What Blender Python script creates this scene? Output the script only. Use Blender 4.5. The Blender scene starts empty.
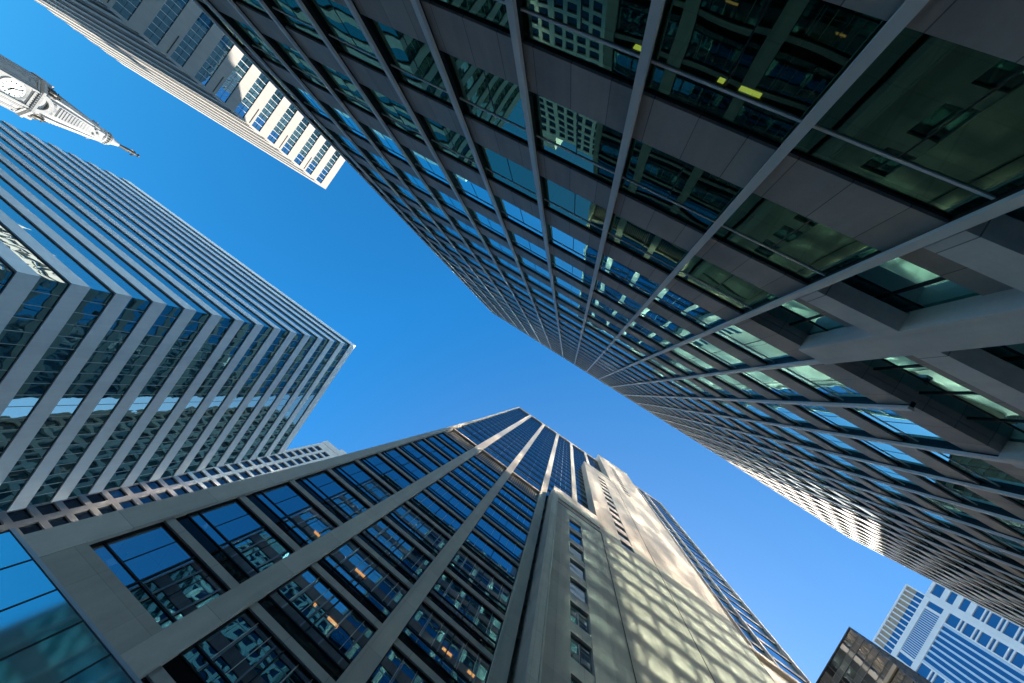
import bpy, math, random
from mathutils import Vector, Matrix
random.seed(7)
SC = bpy.context.scene
COL = SC.collection

# ------------------------------------------------------------------ camera
CZ = 1.6                                     # eye height
RIGHT = Vector((-0.82309475, 0.54596492, 0.15632447))
DOWN = Vector((-0.52846133, -0.83713385, 0.14119327))
FWD = Vector((0.20795108, 0.033604, 0.97756182))
cd = bpy.data.cameras.new('camera')
cam = bpy.data.objects.new('camera', cd); COL.objects.link(cam)
m3 = Matrix((RIGHT, -DOWN, -FWD)).transposed()
cam.matrix_world = Matrix.Translation((0, 0, CZ)) @ m3.to_4x4()
cd.sensor_fit = 'HORIZONTAL'; cd.sensor_width = 36.0
cd.lens = 351.127 / 1024 * 36.0
cd.clip_start = 0.05; cd.clip_end = 6000
SC.camera = cam

# ------------------------------------------------------------------ light
TOSUN = Vector((-0.82, -1.0, 0.95)).normalized()
EL = math.asin(TOSUN.z)
AZ = math.atan2(TOSUN.x, TOSUN.y)            # clockwise from +Y
world = bpy.data.worlds.new('World'); SC.world = world
world.use_nodes = True
wn, wl = world.node_tree.nodes, world.node_tree.links
for n in list(wn): wn.remove(n)
wo = wn.new('ShaderNodeOutputWorld'); wb = wn.new('ShaderNodeBackground')
sky = wn.new('ShaderNodeTexSky'); sky.sky_type = 'NISHITA'; sky.sun_disc = False
sky.sun_elevation = EL; sky.sun_rotation = AZ
sky.altitude = 0; sky.air_density = 1.0; sky.dust_density = 0.3; sky.ozone_density = 3.0
hs = wn.new('ShaderNodeHueSaturation'); hs.inputs['Saturation'].default_value = 1.25
hs.inputs['Value'].default_value = 1.0
tcw = wn.new('ShaderNodeTexCoord')
dt = wn.new('ShaderNodeVectorMath'); dt.operation = 'DOT_PRODUCT'; dt.inputs[1].default_value = TOSUN
wl.new(tcw.outputs['Generated'], dt.inputs[0])
mr = wn.new('ShaderNodeMapRange'); mr.interpolation_type = 'SMOOTHSTEP'
mr.inputs['From Min'].default_value = 0.30; mr.inputs['From Max'].default_value = 0.85
wl.new(dt.outputs['Value'], mr.inputs['Value'])
ct = wn.new('ShaderNodeMix'); ct.data_type = 'RGBA'                    # polarised deep blue away from the sun, paler near it
ct.inputs[6].default_value = (0.30, 0.94, 1.0, 1); ct.inputs[7].default_value = (0.84, 0.88, 0.82, 1)
wl.new(mr.outputs[0], ct.inputs[0])
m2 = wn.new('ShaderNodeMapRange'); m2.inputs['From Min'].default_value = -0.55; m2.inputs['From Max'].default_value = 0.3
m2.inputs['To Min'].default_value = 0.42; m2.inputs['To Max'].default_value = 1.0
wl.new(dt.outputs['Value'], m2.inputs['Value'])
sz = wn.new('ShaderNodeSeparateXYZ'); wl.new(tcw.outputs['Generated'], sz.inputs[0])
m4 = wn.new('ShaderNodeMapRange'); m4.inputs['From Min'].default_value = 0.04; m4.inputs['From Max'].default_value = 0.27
m4.inputs['To Min'].default_value = 3.6; m4.inputs['To Max'].default_value = 1.0               # low sky rim brightened to fill the shaded facades
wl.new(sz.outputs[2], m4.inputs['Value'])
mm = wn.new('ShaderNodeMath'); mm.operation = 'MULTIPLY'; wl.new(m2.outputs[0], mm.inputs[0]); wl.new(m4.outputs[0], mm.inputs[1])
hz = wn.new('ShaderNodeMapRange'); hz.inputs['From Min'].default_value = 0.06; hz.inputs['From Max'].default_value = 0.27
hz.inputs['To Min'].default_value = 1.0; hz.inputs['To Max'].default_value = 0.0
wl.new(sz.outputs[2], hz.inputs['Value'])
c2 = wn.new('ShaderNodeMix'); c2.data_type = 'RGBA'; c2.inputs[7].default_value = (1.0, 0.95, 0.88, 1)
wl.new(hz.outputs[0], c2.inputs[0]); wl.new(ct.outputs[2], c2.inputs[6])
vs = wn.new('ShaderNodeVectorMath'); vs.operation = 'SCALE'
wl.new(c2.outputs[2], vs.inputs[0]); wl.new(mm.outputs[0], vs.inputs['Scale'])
tn = wn.new('ShaderNodeMix'); tn.data_type = 'RGBA'; tn.blend_type = 'MULTIPLY'; tn.inputs[0].default_value = 1.0
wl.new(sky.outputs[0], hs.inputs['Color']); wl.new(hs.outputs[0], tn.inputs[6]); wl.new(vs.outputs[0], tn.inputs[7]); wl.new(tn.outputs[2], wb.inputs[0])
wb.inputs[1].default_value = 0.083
wl.new(wb.outputs[0], wo.inputs[0])
sd = bpy.data.lights.new('sun', 'SUN'); sd.energy = 4.4; sd.angle = math.radians(0.53)
sd.color = (1.0, 0.93, 0.82)
sun = bpy.data.objects.new('sun', sd); COL.objects.link(sun)
sun.rotation_euler = TOSUN.to_track_quat('Z', 'Y').to_euler()
sun.location = (-150, -200, 250)
SC.view_settings.view_transform = 'Standard'; SC.view_settings.look = 'None'
SC.view_settings.exposure = 2.08; SC.view_settings.gamma = 1.0
SC.view_settings.use_curve_mapping = False
cy = SC.cycles
cy.max_bounces = 10; cy.diffuse_bounces = 4; cy.glossy_bounces = 6; cy.transmission_bounces = 6
cy.transparent_max_bounces = 12
cy.caustics_reflective = True; cy.caustics_refractive = True; cy.blur_glossy = 0.0
cy.sample_clamp_indirect = 40.0
cy.use_denoising = True
cy.use_guiding = True; cy.use_surface_guiding = True; cy.use_volume_guiding = False; cy.guiding_training_samples = 128

# ------------------------------------------------------------------ materials
def newmat(name):
    m = bpy.data.materials.new(name); m.use_nodes = True
    nt = m.node_tree
    for n in list(nt.nodes): nt.nodes.remove(n)
    out = nt.nodes.new('ShaderNodeOutputMaterial')
    return m, nt, out

def N(nt, typ, **kw):
    n = nt.nodes.new(typ)
    for k, v in kw.items():
        if hasattr(n, k): setattr(n, k, v)
        else: n.inputs[k.replace('_', ' ')].default_value = v
    return n

def mth(nt, op, a, b=None):
    n = nt.nodes.new('ShaderNodeMath'); n.operation = op
    for i, v in enumerate((a, b)):
        if v is None: continue
        if isinstance(v, (int, float)): n.inputs[i].default_value = v
        else: nt.links.new(v, n.inputs[i])
    return n.outputs[0]

def solid(name, col, rough=0.7, var=0.12, joints=None, jdark=0.55, spec=0.3, metal=0.0, scale=0.8, streak=True, bump=0.0):
    """stone, paint or metal with soft weather streaks and optional panel joints.
    joints: (axis, spacing, width) tuples in the part's own metres"""
    m, nt, out = newmat(name); L = nt.links.new
    b = N(nt, 'ShaderNodeBsdfPrincipled'); L(b.outputs[0], out.inputs[0])
    b.inputs['Roughness'].default_value = rough; b.inputs['Metallic'].default_value = metal
    b.inputs['Specular IOR Level'].default_value = spec
    tc = N(nt, 'ShaderNodeTexCoord')
    n1 = N(nt, 'ShaderNodeTexNoise', Scale=scale, Detail=6.0, Roughness=0.6); L(tc.outputs['Object'], n1.inputs['Vector'])
    mp = N(nt, 'ShaderNodeMapping'); mp.inputs['Scale'].default_value = (2.6, 2.6, 0.16) if streak else (3, 3, 3)
    L(tc.outputs['Object'], mp.inputs['Vector'])
    n2 = N(nt, 'ShaderNodeTexNoise', Scale=1.0, Detail=4.0); L(mp.outputs[0], n2.inputs['Vector'])
    n3 = N(nt, 'ShaderNodeTexNoise', Scale=9.0, Detail=3.0); L(tc.outputs['Object'], n3.inputs['Vector'])
    a = mth(nt, 'ADD', mth(nt, 'MULTIPLY', n1.outputs['Fac'], 0.45), mth(nt, 'MULTIPLY', n2.outputs['Fac'], 0.4))
    a = mth(nt, 'ADD', a, mth(nt, 'MULTIPLY', n3.outputs['Fac'], 0.15))
    f = mth(nt, 'ADD', mth(nt, 'MULTIPLY', mth(nt, 'SUBTRACT', a, 0.5), var * 5), 1.0)
    if joints:
        sx = N(nt, 'ShaderNodeSeparateXYZ'); L(tc.outputs['Object'], sx.inputs[0])
        for ax, sp, w in joints:
            t = mth(nt, 'FLOORED_MODULO', sx.outputs[ax], sp)
            line = mth(nt, 'LESS_THAN', t, w)
            f = mth(nt, 'MULTIPLY', f, mth(nt, 'SUBTRACT', 1.0, mth(nt, 'MULTIPLY', line, jdark)))
            # each panel its own slight tone
            cell = mth(nt, 'FLOOR', mth(nt, 'DIVIDE', sx.outputs[ax], sp))
            wnz = N(nt, 'ShaderNodeTexWhiteNoise', noise_dimensions='1D'); L(cell, wnz.inputs['W'])
            f = mth(nt, 'MULTIPLY', f, mth(nt, 'ADD', 1.0 - var * 0.5, mth(nt, 'MULTIPLY', wnz.outputs[0], var)))
    mix = N(nt, 'ShaderNodeVectorMath', operation='SCALE'); mix.inputs[0].default_value = col[:3]
    L(f, mix.inputs['Scale']); L(mix.outputs[0], b.inputs['Base Color'])
    if bump:
        bm = N(nt, 'ShaderNodeBump', Strength=1.0, Distance=bump); L(n3.outputs['Fac'], bm.inputs['Height'])
        L(bm.outputs[0], b.inputs['Normal'])
    return m

def wavy(nt, scale, dist, stretch=(1, 1, 1), detail=1.0):
    """a normal that wanders as rolled glass does, another way in every pane"""
    L = nt.links.new
    tc = N(nt, 'ShaderNodeTexCoord'); ge = N(nt, 'ShaderNodeNewGeometry')
    mp = N(nt, 'ShaderNodeMapping'); mp.inputs['Scale'].default_value = stretch
    L(tc.outputs['Object'], mp.inputs['Vector'])
    off = N(nt, 'ShaderNodeVectorMath', operation='SCALE'); off.inputs[0].default_value = (37, 91, 53)
    L(ge.outputs['Random Per Island'], off.inputs['Scale'])
    ad = N(nt, 'ShaderNodeVectorMath', operation='ADD'); L(mp.outputs[0], ad.inputs[0]); L(off.outputs[0], ad.inputs[1])
    nz = N(nt, 'ShaderNodeTexNoise', Scale=scale, Detail=detail, Roughness=0.4); L(ad.outputs[0], nz.inputs['Vector'])
    bm = N(nt, 'ShaderNodeBump', Strength=1.0, Distance=dist); L(nz.outputs['Fac'], bm.inputs['Height'])
    return bm.outputs[0], ge.outputs['Random Per Island']

def clear_glass(name, tint, refl, ior=2.2, scale=0.5, dist=0.02, rough=0.0, haze=0.0, hazerough=0.22, stretch=(1, 1, 1)):
    """coated window glass: tinted see-through with a mirror coat"""
    m, nt, out = newmat(name); L = nt.links.new
    nor, rnd = wavy(nt, scale, dist, stretch)
    tr = N(nt, 'ShaderNodeBsdfTransparent'); tr.inputs[0].default_value = (*tint, 1)
    gl = N(nt, 'ShaderNodeBsdfGlossy'); gl.inputs['Color'].default_value = (*refl, 1); gl.inputs['Roughness'].default_value = rough
    L(nor, gl.inputs['Normal'])
    g = gl.outputs[0]
    if haze:
        g2 = N(nt, 'ShaderNodeBsdfGlossy'); g2.inputs['Color'].default_value = (*refl, 1); g2.inputs['Roughness'].default_value = hazerough
        L(nor, g2.inputs['Normal'])
        mg = N(nt, 'ShaderNodeMixShader'); mg.inputs[0].default_value = haze
        L(g, mg.inputs[1]); L(g2.outputs[0], mg.inputs[2]); g = mg.outputs[0]
    fr = N(nt, 'ShaderNodeFresnel', IOR=ior); L(nor, fr.inputs['Normal'])
    mx = N(nt, 'ShaderNodeMixShader'); L(fr.outputs[0], mx.inputs[0]); L(tr.outputs[0], mx.inputs[1]); L(g, mx.inputs[2])
    L(mx.outputs[0], out.inputs[0])
    return m

def dark_glass(name, base, refl, ior=2.2, scale=0.5, dist=0.02, rough=0.0, stretch=(1, 1, 1), haze=0.0, hazerough=0.3, var=0.5):
    """coated glass one cannot see through"""
    m, nt, out = newmat(name); L = nt.links.new
    nor, rnd = wavy(nt, scale, dist, stretch)
    df = N(nt, 'ShaderNodeBsdfDiffuse')
    sc = N(nt, 'ShaderNodeVectorMath', operation='SCALE'); sc.inputs[0].default_value = base
    L(mth(nt, 'ADD', 1 - var, mth(nt, 'MULTIPLY', rnd, 2 * var)), sc.inputs['Scale']); L(sc.outputs[0], df.inputs[0])
    gl = N(nt, 'ShaderNodeBsdfGlossy'); gl.inputs['Color'].default_value = (*refl, 1); gl.inputs['Roughness'].default_value = rough
    L(nor, gl.inputs['Normal']); g = gl.outputs[0]
    if haze:
        g2 = N(nt, 'ShaderNodeBsdfGlossy'); g2.inputs['Color'].default_value = (*refl, 1); g2.inputs['Roughness'].default_value = hazerough
        L(nor, g2.inputs['Normal'])
        mg = N(nt, 'ShaderNodeMixShader'); mg.inputs[0].default_value = haze
        L(g, mg.inputs[1]); L(g2.outputs[0], mg.inputs[2]); g = mg.outputs[0]
    fr = N(nt, 'ShaderNodeFresnel', IOR=ior); L(nor, fr.inputs['Normal'])
    mx = N(nt, 'ShaderNodeMixShader'); L(fr.outputs[0], mx.inputs[0]); L(df.outputs[0], mx.inputs[1]); L(g, mx.inputs[2])
    L(mx.outputs[0], out.inputs[0])
    return m

def lamp(name, col, strength):
    m, nt, out = newmat(name)
    e = N(nt, 'ShaderNodeEmission', Strength=strength); e.inputs[0].default_value = (*col, 1)
    nt.links.new(e.outputs[0], out.inputs[0]); return m

M = {}
M['asphalt'] = solid('asphalt', (0.05, 0.05, 0.052), 0.9, 0.1, streak=False)
M['paving'] = solid('paving', (0.45, 0.43, 0.40), 0.85, 0.1, joints=((0, 1.5, 0.02), (1, 1.5, 0.02)), streak=False)
M['ground'] = solid('city_ground', (0.16, 0.16, 0.155), 0.9, 0.15, scale=0.05, streak=False)
M['paint'] = solid('road_paint', (0.75, 0.74, 0.7), 0.7, 0.1, streak=False)
# dark office slab
M['a_span'] = solid('brown_grey_granite', (0.45, 0.40, 0.375), 0.55, 0.2, joints=((0, 1.125, 0.022),), jdark=0.6)
M['a_mull'] = solid('satin_aluminium', (0.85, 0.83, 0.82), 0.42, 0.06, spec=0.5)
M['a_dark'] = solid('dark_bronze_frame', (0.02, 0.02, 0.022), 0.45, 0.05)
M['a_conc'] = solid('pale_grey_panel', (0.82, 0.78, 0.75), 0.6, 0.14, joints=((0, 3.375, 0.03),))
M['interior'] = solid('office_ceiling', (0.12, 0.12, 0.11), 0.9, 0.05, joints=((0, 1.2, 0.05), (1, 1.2, 0.05)), streak=False)
M['interior_wall'] = solid('office_core_wall', (0.05, 0.048, 0.045), 0.9, 0.1)
M['a_glass'] = clear_glass('green_coated_glass', (0.30, 0.42, 0.36), (0.45, 1.0, 1.0), 13.0, 0.45, 0.012)
M['a_glass_low'] = clear_glass('green_lower_floor_glass', (0.22, 0.36, 0.29), (0.5, 0.9, 0.68), 2.7, 0.45, 0.010)
M['a_glass_sun'] = clear_glass('green_coated_glass_hazed', (0.22, 0.34, 0.28), (0.60, 0.71, 0.60), 7.0, 0.5, 0.006, haze=1.0, hazerough=0.055)
# stone and glass tower
M['b_stone'] = solid('warm_grey_stone', (0.50, 0.445, 0.385), 0.75, 0.15, joints=((2, 1.97, 0.02), (0, 2.45, 0.02)), jdark=0.22)
M['b_col'] = solid('warm_grey_stone_pier', (0.58, 0.525, 0.465), 0.75, 0.15, joints=((2, 3.94, 0.03), (0, 1.62, 0.018)), jdark=0.3)
M['b_sill'] = solid('stone_sill', (0.48, 0.44, 0.40), 0.75, 0.1, joints=((0, 2.5, 0.02),))
M['b_black'] = dark_glass('black_spandrel_glass', (0.006, 0.006, 0.007), (0.7, 0.75, 0.8), 1.3, 0.4, 0.01)
M['b_glass'] = clear_glass('blue_coated_glass', (0.30, 0.36, 0.40), (0.60, 0.85, 1.0), 4.4, 0.35, 0.005)
M['b_side'] = dark_glass('blue_side_glass', (0.008, 0.014, 0.02), (0.7, 0.88, 1.0), 5.0, 0.4, 0.02)
M['b_frame'] = solid('black_window_frame', (0.012, 0.012, 0.014), 0.4, 0.05)
M['b_louver'] = solid('pale_louver_blades', (0.26, 0.25, 0.225), 0.6, 0.06)
M['b_line'] = solid('pale_mullion', (0.55, 0.52, 0.47), 0.5, 0.06)
M['groove'] = solid('deep_joint', (0.03, 0.028, 0.026), 0.9, 0.05)
M['warm'] = lamp('warm_ceiling_lamp', (1.0, 0.40, 0.10), 0.8)
M['yellow'] = lamp('yellow_office_lamp', (0.9, 0.75, 0.12), 0.35)
# banded block
M['c_span'] = solid('blue_grey_metal_band', (0.80, 0.84, 0.86), 0.5, 0.07, joints=((0, 1.66, 0.012), (1, 1.66, 0.012)), jdark=0.15)
M['c_glass'] = dark_glass('teal_ribbon_glass', (0.008, 0.022, 0.026), (0.85, 1.0, 1.0), 16.0, 0.42, 0.02)
M['c_glass_front'] = dark_glass('dark_teal_ribbon_glass', (0.012, 0.05, 0.058), (0.55, 0.95, 1.0), 3.4, 0.42, 0.02)
M['c_line'] = solid('pale_window_bar', (0.5, 0.52, 0.53), 0.4, 0.05)
M['c_dark'] = solid('dark_soffit_frame', (0.03, 0.04, 0.05), 0.5, 0.05)
# white banded block
M['d_wall'] = solid('white_precast', (0.33, 0.312, 0.288), 0.65, 0.1, joints=((1, 2.2, 0.03),), jdark=0.2)
M['d_glass'] = dark_glass('blue_green_ribbon_glass', (0.012, 0.03, 0.035), (0.42, 0.78, 1.0), 4.0, 0.4, 0.015)
M['d_line'] = solid('white_window_bar', (0.55, 0.55, 0.54), 0.5, 0.05)
# others
M['f_wall'] = solid('cream_precast', (0.60, 0.585, 0.57), 0.7, 0.07, joints=((2, 3.5, 0.03),), jdark=0.2)
M['f_glass'] = dark_glass('small_blue_windows', (0.01, 0.02, 0.035), (0.6, 0.75, 0.95), 2.0, 0.4, 0.01)
M['h_glass'] = dark_glass('bronze_curtain_glass', (0.014, 0.013, 0.012), (0.70, 0.72, 0.74), 2.4, 0.3, 0.015)
M['h_span'] = dark_glass('bronze_spandrel_glass', (0.07, 0.068, 0.065), (0.70, 0.72, 0.74), 1.8, 0.3, 0.015)
M['h_line'] = solid('bronze_mullion', (0.16, 0.155, 0.15), 0.4, 0.06, metal=0.3)
M['h_ledge'] = solid('tan_ledge', (0.45, 0.36, 0.26), 0.6, 0.06)
M['i_wall'] = solid('pale_blue_white_panel', (0.56, 0.62, 0.70), 0.55, 0.05, joints=((2, 3.7, 0.06), (1, 1.4, 0.04)), jdark=0.15)
M['i_glass'] = dark_glass('deep_blue_glass', (0.015, 0.09, 0.24), (0.45, 0.75, 1.0), 2.2, 0.3, 0.01)
M['i_brown'] = solid('crown_backing', (0.30, 0.26, 0.22), 0.8, 0.08)
M['i_stripe'] = solid('light_blue_stripe', (0.36, 0.50, 0.68), 0.5, 0.05)
M['e_glass'] = dark_glass('blue_canopy_glass', (0.008, 0.22, 0.27), (0.55, 0.95, 1.0), 16.0, 0.25, 0.004, rough=0.07, var=0.2)
M['e_edge'] = solid('pale_steel_edge', (0.42, 0.5, 0.58), 0.35, 0.05, spec=0.6)
M['t_stone'] = solid('white_marble', (0.20, 0.20, 0.20), 0.7, 0.25, scale=0.35)
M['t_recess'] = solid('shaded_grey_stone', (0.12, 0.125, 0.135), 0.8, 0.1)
M['t_bronze'] = solid('dark_bronze', (0.035, 0.032, 0.026), 0.5, 0.2, metal=0.4)
M['t_clock'] = solid('pale_clock_glass', (0.62, 0.66, 0.63), 0.4, 0.05)
M['x_panel'] = None

# ------------------------------------------------------------------ mesh builder
class MB:
    def __init__(self): self.v = []; self.f = []; self.mi = []
    def add(self, verts, faces, mi=0):
        o = len(self.v); self.v += [tuple(p) for p in verts]
        for f in faces: self.f.append(tuple(o + i for i in f)); self.mi.append(mi)
    def box(self, x0, x1, y0, y1, z0, z1, mi=0):
        if x0 > x1: x0, x1 = x1, x0
        if y0 > y1: y0, y1 = y1, y0
        if z0 > z1: z0, z1 = z1, z0
        self.add([(x0, y0, z0), (x1, y0, z0), (x1, y1, z0), (x0, y1, z0), (x0, y0, z1), (x1, y0, z1), (x1, y1, z1), (x0, y1, z1)],
                 [(0, 3, 2, 1), (4, 5, 6, 7), (0, 1, 5, 4), (1, 2, 6, 5), (2, 3, 7, 6), (3, 0, 4, 7)], mi)
    def quad(self, a, b, c, d, mi=0): self.add([a, b, c, d], [(0, 1, 2, 3)], mi)
    def ypane(self, x0, x1, z0, z1, y, s, mi=0):        # a pane that faces -Y (s=-1) or +Y (s=1)
        p = [(x0, y, z0), (x1, y, z0), (x1, y, z1), (x0, y, z1)]
        self.add(p if s < 0 else p[::-1], [(0, 1, 2, 3)], mi)
    def xpane(self, y0, y1, z0, z1, x, s, mi=0):
        p = [(x, y0, z0), (x, y1, z0), (x, y1, z1), (x, y0, z1)]
        self.add(p if s > 0 else p[::-1], [(0, 1, 2, 3)], mi)
    def loft(self, rings, mi=0, cap=True):
        n = len(rings[0]); o = len(self.v)
        for r in rings: self.v += [tuple(p) for p in r]
        for k in range(len(rings) - 1):
            for i in range(n):
                j = (i + 1) % n
                self.f.append((o + k * n + i, o + k * n + j, o + (k + 1) * n + j, o + (k + 1) * n + i)); self.mi.append(mi)
        if cap:
            self.f.append(tuple(o + i for i in range(n))[::-1]); self.mi.append(mi)
            self.f.append(tuple(o + (len(rings) - 1) * n + i for i in range(n))); self.mi.append(mi)
    def lathe(self, cx, cy, prof, n=16, mi=0):
        self.loft([[(cx + r * math.cos(2 * math.pi * i / n), cy + r * math.sin(2 * math.pi * i / n), z) for i in range(n)] for r, z in prof], mi)
    def tube(self, a, b, r0, r1=None, n=8, mi=0):
        a = Vector(a); b = Vector(b); r1 = r0 if r1 is None else r1
        d = (b - a).normalized(); u = d.orthogonal().normalized(); w = d.cross(u)
        self.loft([[p + (u * math.cos(2 * math.pi * i / n) + w * math.sin(2 * math.pi * i / n)) * r for i in range(n)] for p, r in ((a, r0), (b, r1))], mi)
    def empty(self): return not self.v
    def build(self, name, mats, parent=None, base=None, kind=None, label=None):
        b = Vector(base) if base is not None else (Vector(parent['base']) if parent is not None and 'base' in parent.keys() else Vector((0, 0, 0)))
        me = bpy.data.meshes.new(name)
        me.from_pydata([(p[0] - b.x, p[1] - b.y, p[2] - b.z) for p in self.v], [], self.f)
        if not isinstance(mats, (list, tuple)): mats = [mats]
        for m in mats: me.materials.append(m)
        if len(mats) > 1: me.polygons.foreach_set('material_index', self.mi)
        me.update()
        o = bpy.data.objects.new(name, me); COL.objects.link(o)
        if parent is not None: o.parent = parent
        else: o.location = b
        if kind: o['kind'] = kind
        if label: o['label'] = label
        return o

BASES = {}
def thing(name, label, cat, base):
    o = bpy.data.objects.new(name, None); COL.objects.link(o)
    o.location = base; o['label'] = label; o['category'] = cat
    o.empty_display_size = 2
    BASES[o.name] = Vector(base)
    return o

def part(mb, name, mats, parent, kind=None, label=None):
    """a part (or sub-part) of a thing: its coordinates stay those of the thing's base"""
    root = parent
    while root.parent is not None: root = root.parent
    return mb.build(name, mats, parent, BASES[root.name], kind, label)

# ------------------------------------------------------------------ setting
mb = MB(); mb.box(-3000, 3000, -3000, 3000, -0.6, -0.16)
o = mb.build('ground', M['ground']); o['kind'] = 'structure'
mb = MB(); mb.box(-900, 900, -11.5, 3.0, -0.16, -0.13)
o = mb.build('road', M['asphalt']); o['kind'] = 'structure'
mb = MB(); mb.box(24.5 + 3, 51.8 - 3, -900, 900, -0.159, -0.134); mb.box(-72 + 3, -56.7 - 3, 3.1, 900, -0.159, -0.134); mb.box(-72 + 3, -50.6 - 3, -900, -11.6, -0.159, -0.134)
o = mb.build('cross_street', M['asphalt']); o['kind'] = 'structure'
mb = MB()
for y0, y1 in ((3.0, 6.0), (-15.9, -11.5)):
    for x0, x1 in ((-58, 26), (50, 240)) if y0 > 0 else ((-52, 16), (50, 140)):
        mb.box(x0, x1, y0, y1, -0.16, 0.0)
o = mb.build('pavement', M['paving']); o['kind'] = 'structure'
mb = MB()
for i in range(-60, 60): mb.box(i * 6.0, i * 6.0 + 3.0, -4.4, -4.25, -0.13, -0.126)
mb.box(-300, 300, 2.4, 2.52, -0.13, -0.126); mb.box(-300, 300, -11.0, -10.88, -0.13, -0.126)
o = mb.build('road_marking', M['paint']); o['kind'] = 'structure'

def zc(z): return z + CZ                        # heights were surveyed from the eye

# ------------------------------------------------------------------ dark office slab on the right (faces -Y)
def build_office_slab():
    T = thing('office_building', 'wide dark office slab with pale thin uprights and grey bands, filling the upper right', 'building', (-18.3, 7.0, 0))
    XL, XR, YF = -64.4, 27.8, 6.6
    YS, YG, YB = 6.80, 6.91, 34.0
    P = 4.137; H = 1.44; nf = 20
    zb = [zc(7.70) + P * (n) for n in range(-1, nf + 1)]           # underside of each band
    top = zc(88.5)
    xm = [2.343 + 3.375 * k for k in range(-19, 8)]
    RX0, RX1, RZ = -14.53, -4.41, zb[3]                            # the open bay at the foot
    for i, z in enumerate(zb[:-1]):
        s = MB()
        hh = H
        if z < RZ - 1:
            s.box(XL, RX0, YS, YS + 0.3, z, z + hh); s.box(RX1, XR, YS, YS + 0.3, z, z + hh)
        else: s.box(XL, XR, YS, YS + 0.3, z, z + hh)
        part(s, 'spandrel', M['a_span'], T)
    s = MB(); s.box(XL, XR, YS, YS + 0.3, zb[-1] - 1.0, top); s.box(XL, XR, 7.08, YB, top - 0.5, top - 0.1)
    part(s, 'parapet', M['a_span'], T)
    s = MB(); s.box(XL, XR, YF - 0.03, YS + 0.02, top - 0.12, top + 0.08); part(s, 'roof_edge', M['a_mull'], T)
    for x in [XL + 0.1] + xm + [XR - 0.1]:
        z0 = zb[3] - 0.05 if RX0 + 0.1 < x < RX1 - 0.1 else -0.35
        s = MB(); w = 0.105
        s.box(x - w, x + w, YF, YF + 0.12, z0, top - 0.13)
        s.box(x - w * 0.62, x + w * 0.62, YF + 0.12, YG + 0.03, z0, top - 0.13, 1)
        part(s, 'mullion', [M['a_mull'], M['a_dark']], T)
    # slabs, core and inner columns seen through the glass
    for z in zb[:-1]:
        s = MB(); s.box(XL + 0.3, XR - 0.3, YS + 0.32, YB - 0.3, z + 0.25, z + 0.75); part(s, 'floor_slab', M['interior'], T)
    s = MB(); s.box(XL + 0.3, XR - 0.3, 15.0, 16.0, -0.3, top - 1)
    for x in xm[::2]: s.box(x - 0.35 + 0.6, x + 0.35 + 0.6, 8.6, 9.3, -0.3, top - 1)
    part(s, 'core_wall', M['interior_wall'], T)
    s = MB()
    s.box(XL, XL + 0.28, YS + 0.31, YB, 0, top - 0.6); s.box(XR - 0.28, XR, YS + 0.31, YB, 0, top - 0.6); s.box(XL, XR, YB, YB + 0.3, 0, top - 0.6)
    part(s, 'end_wall', M['a_span'], T)
    # windows
    edges = [XL + 0.1] + xm + [XR - 0.1]
    cells = []
    for i in range(len(zb) - 1):
        z0, z1 = zb[i] + H, zb[i + 1]
        for a, b in zip(edges[:-1], edges[1:]):
            if z1 < RZ + 0.1 and a > RX0 - 0.2 and b < RX1 + 0.2: continue
            cx = (a + b) / 2; cz = (z0 + z1) / 2
            d2 = cx * cx + 49 + (cz - CZ) ** 2
            # rough size in the picture: area * cosine / distance^2
            dirz = (Vector((cx, YG, cz - CZ)).normalized()).dot(FWD)
            w = (YG / math.sqrt(d2)) / d2 / max(dirz, 0.2) ** 3 if dirz > 0.25 else 0
            cells.append((w, a, b, z0, z1))
    cells.sort(reverse=True)
    def panes(mb, a, b, z0, z1):
        g = 0.05; a += 0.08; b -= 0.08; zt = z0 + (z1 - z0) * 0.715; xc = (a + b) / 2
        mb.ypane(a, xc - 0.012, z0, zt, YG, -1); mb.ypane(xc + 0.012, b, z0, zt, YG, -1); mb.ypane(a, b, zt + g, z1, YG, -1)
    def frames(mb, a, b, z0, z1):
        a += 0.075; b -= 0.075; zt = z0 + (z1 - z0) * 0.715; xc = (a + b) / 2
        mb.box(a, b, YG - 0.03, YG + 0.03, zt - 0.005, zt + 0.055)                        # pale transom
        mb.box(xc - 0.014, xc + 0.014, YG - 0.012, YG + 0.03, z0, zt - 0.006, 1)
        mb.box(a, b, YG - 0.03, YG + 0.04, z1 - 0.05, z1 - 0.004, 1)
        mb.box(a, b, YG - 0.05, YG + 0.04, z0 + 0.003, z0 + 0.04, 0)
    for w, a, b, z0, z1 in cells[:100]:
        g = MB(); panes(g, a, b, z0, z1)
        gm = M['a_glass_low'] if z1 < zb[3] + 0.1 else (M['a_glass'] if a > -30 else M['a_glass_sun'])
        o = part(g, 'window', gm, T)
        f = MB(); frames(f, a, b, z0, z1); part(f, 'window_frame', [M['a_mull'], M['a_dark']], o)
    g = MB(); f = MB()
    for w, a, b, z0, z1 in cells[100:]:
        mi = 2 if z1 < zb[3] + 0.1 else (0 if a > -30 else 1)
        n = len(g.f); panes(g, a, b, z0, z1)
        for q in range(n, len(g.f)): g.mi[q] = mi
        frames(f, a, b, z0, z1)
    o = part(g, 'window', [M['a_glass'], M['a_glass_sun'], M['a_glass_low']], T, kind='stuff')
    part(f, 'window_frame', [M['a_mull'], M['a_dark']], o, kind='stuff')
    # the open frame at the foot: beams and columns in front of recessed glazing
    YD = YF + 0.6
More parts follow.
